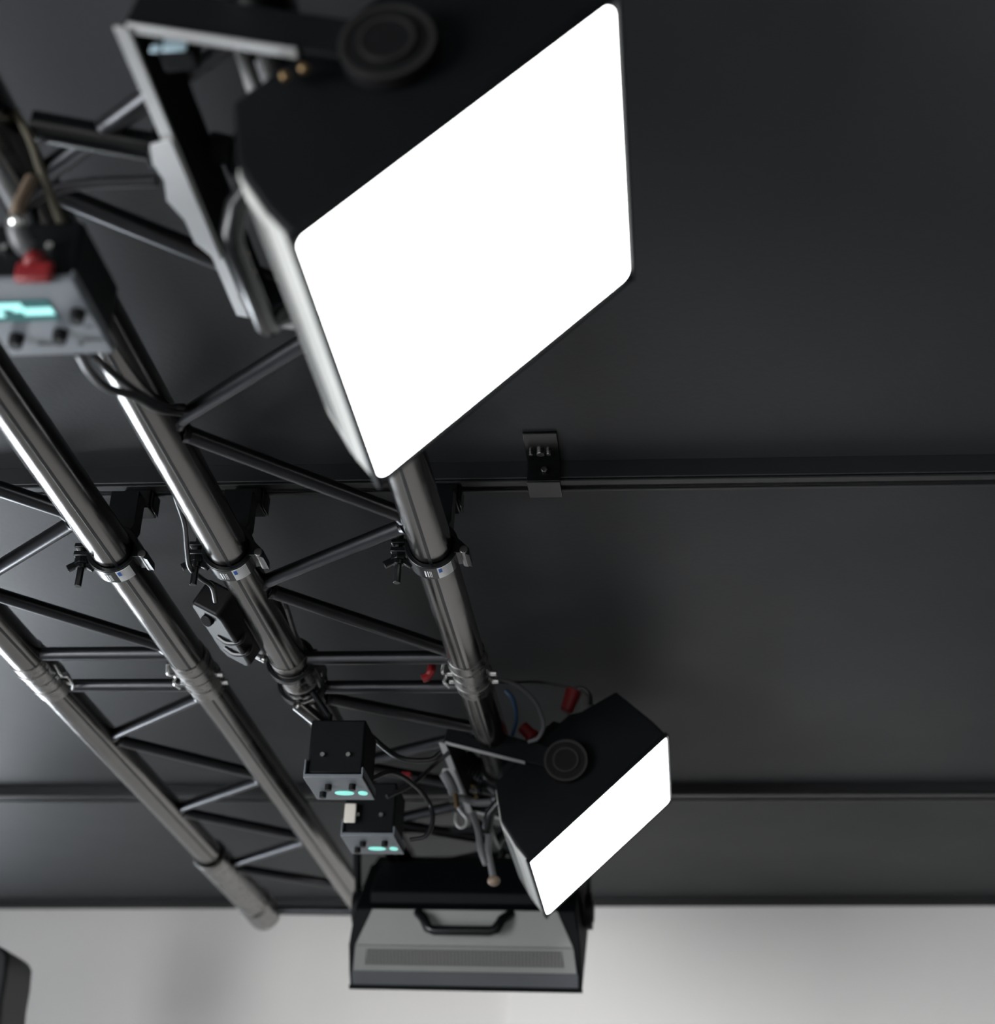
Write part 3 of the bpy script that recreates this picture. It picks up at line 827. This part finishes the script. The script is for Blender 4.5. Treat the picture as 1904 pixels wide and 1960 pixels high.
cable('signal_cable', 'long black cable along the top of far truss joint',
      [at_y(870, 1290, 2.3), at_y(960, 1306, 2.4), at_y(1030, 1306, 2.45), at_y(1090, 1316, 2.46)], 0.0026, M['cable'])
# safety wire with its snap hook
t = thing('snap_hook', 'silver snap hook hanging left of the small lit panel', 'hook', at_y(880, 1560, 2.45))
bm = NB(); yy = 2.45
add_path(bm, [at_y(873, 1556, yy), at_y(872, 1572, yy), at_y(880, 1584, yy), at_y(891, 1580, yy), at_y(893, 1568, yy), at_y(884, 1556, yy), at_y(877, 1546, yy)], 0.0026, n=8)
build('hook_loop', bm, M['plate'], t)
bm = NB(); add_cyl(bm, at_y(875, 1546, yy), at_y(871, 1520, yy), 0.0042, n=10); o = build('hook_swivel', bm, M['brass'], t); o['label'] = 'copper coloured swivel'
bm = NB(); add_path(bm, [at_y(870, 1520, yy), at_y(862, 1500, yy), at_y(850, 1480, yy)], 0.0085, n=12); build('webbing', bm, M['cable_grey'], t)
cable('cable_tail', 'grey cable tail hanging beside the small lit panel, left of the pair',
      [at_y(905, 1556, 2.5), at_y(915, 1590, 2.5), at_y(920, 1625, 2.5), at_y(930, 1655, 2.5)], 0.0055, M['cable_grey'])
t = thing('cable_tail', 'grey cable tail with pale knotted end below the small panel', 'cable', at_y(940, 1640, 2.5))
bm = NB(); add_path(bm, [at_y(936, 1590, 2.5), at_y(934, 1625, 2.5), at_y(940, 1660, 2.5), at_y(945, 1684, 2.5)], 0.0055, n=10); build('cable_sheath', bm, M['cable_grey'], t)
bm = NB(); add_ball(bm, at_y(945, 1686, 2.5), 0.0085, 1.2, 1, 1.0); o = build('knotted_end', bm, M['cable_tan'], t)
cable('support_rod', 'short grey bent rod left of the small lit panel',
      [at_y(860, 1529, 2.48), at_y(885, 1528, 2.48), at_y(910, 1536, 2.48), at_y(940, 1536, 2.48)], 0.0060, M['cable_grey'], 'rod')
# red strap over the crossbar
bm = NB()
yy = yA(1283)
add_path(bm, [at_y(826, 1262, yy + .02), at_y(826, 1280, yy), at_y(820, 1294, yy), at_y(808, 1300, yy)], 0.0062, n=8)
tag(build('red_strap', bm, M['red'], None), 'red strap end hanging between the truss crossbars', 'strap')
bm = NB(); add_box(bm, at_y(778, 1484, 2.5), (0.016, 0.012, 0.010))
tag(build('cable_connector', bm, M['red'], None, 0.002), 'small dark red cable connector between the control boxes and small panel', 'connector')
# big red connector on a bracket behind the small panel
t = thing('power_plug', 'red power plug standing above the small lit panel housing', 'plug', at_y(1092, 1335, 2.44))
bm = NB(); add_cyl(bm, at_y(1084, 1362, 2.44), at_y(1098, 1322, 2.44), 0.010, 0.0135, n=20); build('plug_body', bm, M['red'], t, 0.002)
bm = NB(); add_path(bm, [at_y(1100, 1320, 2.44), at_y(1115, 1318, 2.44), at_y(1128, 1330, 2.44), at_y(1130, 1350, 2.44)], 0.004, n=8); build('plug_lead', bm, M['cable'], t)

# ------------------------------------------------------------------ bits round the first yoke
t = thing('signal_adapter', 'small pale blue-faced adapter inside the yoke of the large lit panel', 'adapter', at_y(335, 80, .95))
c = at_y(336, 80, .835)
bm = NB(); add_box(bm, c + Vector((0, 0.012, 0.004)), (0.026, 0.02, 0.024)); build('adapter_body', bm, M['black'], t, 0.002)
bm = NB(); add_box(bm, c + Vector((0, 0, -0.001)), (0.018, 0.002, 0.016)); add_box(bm, at_y(298, 92, .835), (0.008, 0.002, 0.008)); build('adapter_face', bm, mat('pale_blue_face', (0.34, 0.46, 0.52), 0.4, var=.05), t, 0.001)
cable('brass_rod', 'dull brass rod beneath the yoke of the large lit panel', [at_y(352, 145, 1.0), at_y(390, 115, 1.0), at_y(430, 90, 1.0)], 0.0050, M['brass'], 'rod')
t = thing('support_strut', 'pale metal strut slanting behind the near yoke arm, upper left', 'strut', at_y(468, 120, .9))
bm = NB(); add_path(bm, [at_y(448, 62, .88), at_y(487, 178, .88)], 0.0050, n=10, smooth=False); build('strut_tube', bm, M['plate'], t)
for (px, py), lb in (((545, 146), 'left'), ((581, 131), 'right')):
    bm = NB(); add_cyl(bm, at_y(px, py, .812), at_y(px, py, .824), .0038, n=16); add_ball(bm, at_y(px, py, .812), 0.0034)
    tag(build('brass_screw', bm, M['brass']), lb + ' one of two small brass screws on large panel end cap', 'screw')

# dark object at the far lower left
t = thing('black_light_housing', 'dark rounded housing at lower left edge before the white wall', 'housing', at_y(-40, 1880, 3.2))
bm = NB(); yy = 3.2
out = [(-130, 1985), (-130, 1812), (-20, 1806), (8, 1814), (16, 1830), (12, 1870), (4, 1915), (-2, 1985)]
A = [at_y(x, y, yy) for x, y in out]
va = [bm.verts.new(p) for p in A]; vb = [bm.verts.new(p + Vector((0, 0.14, 0))) for p in A]
for i in range(len(va)):
    j = (i + 1) % len(va); bm.faces.new((va[i], va[j], vb[j], vb[i]))
bm.faces.new(va); bm.faces.new(list(reversed(vb)))
build('housing_shell', bm, M['rail'], t, 0.008, 3)
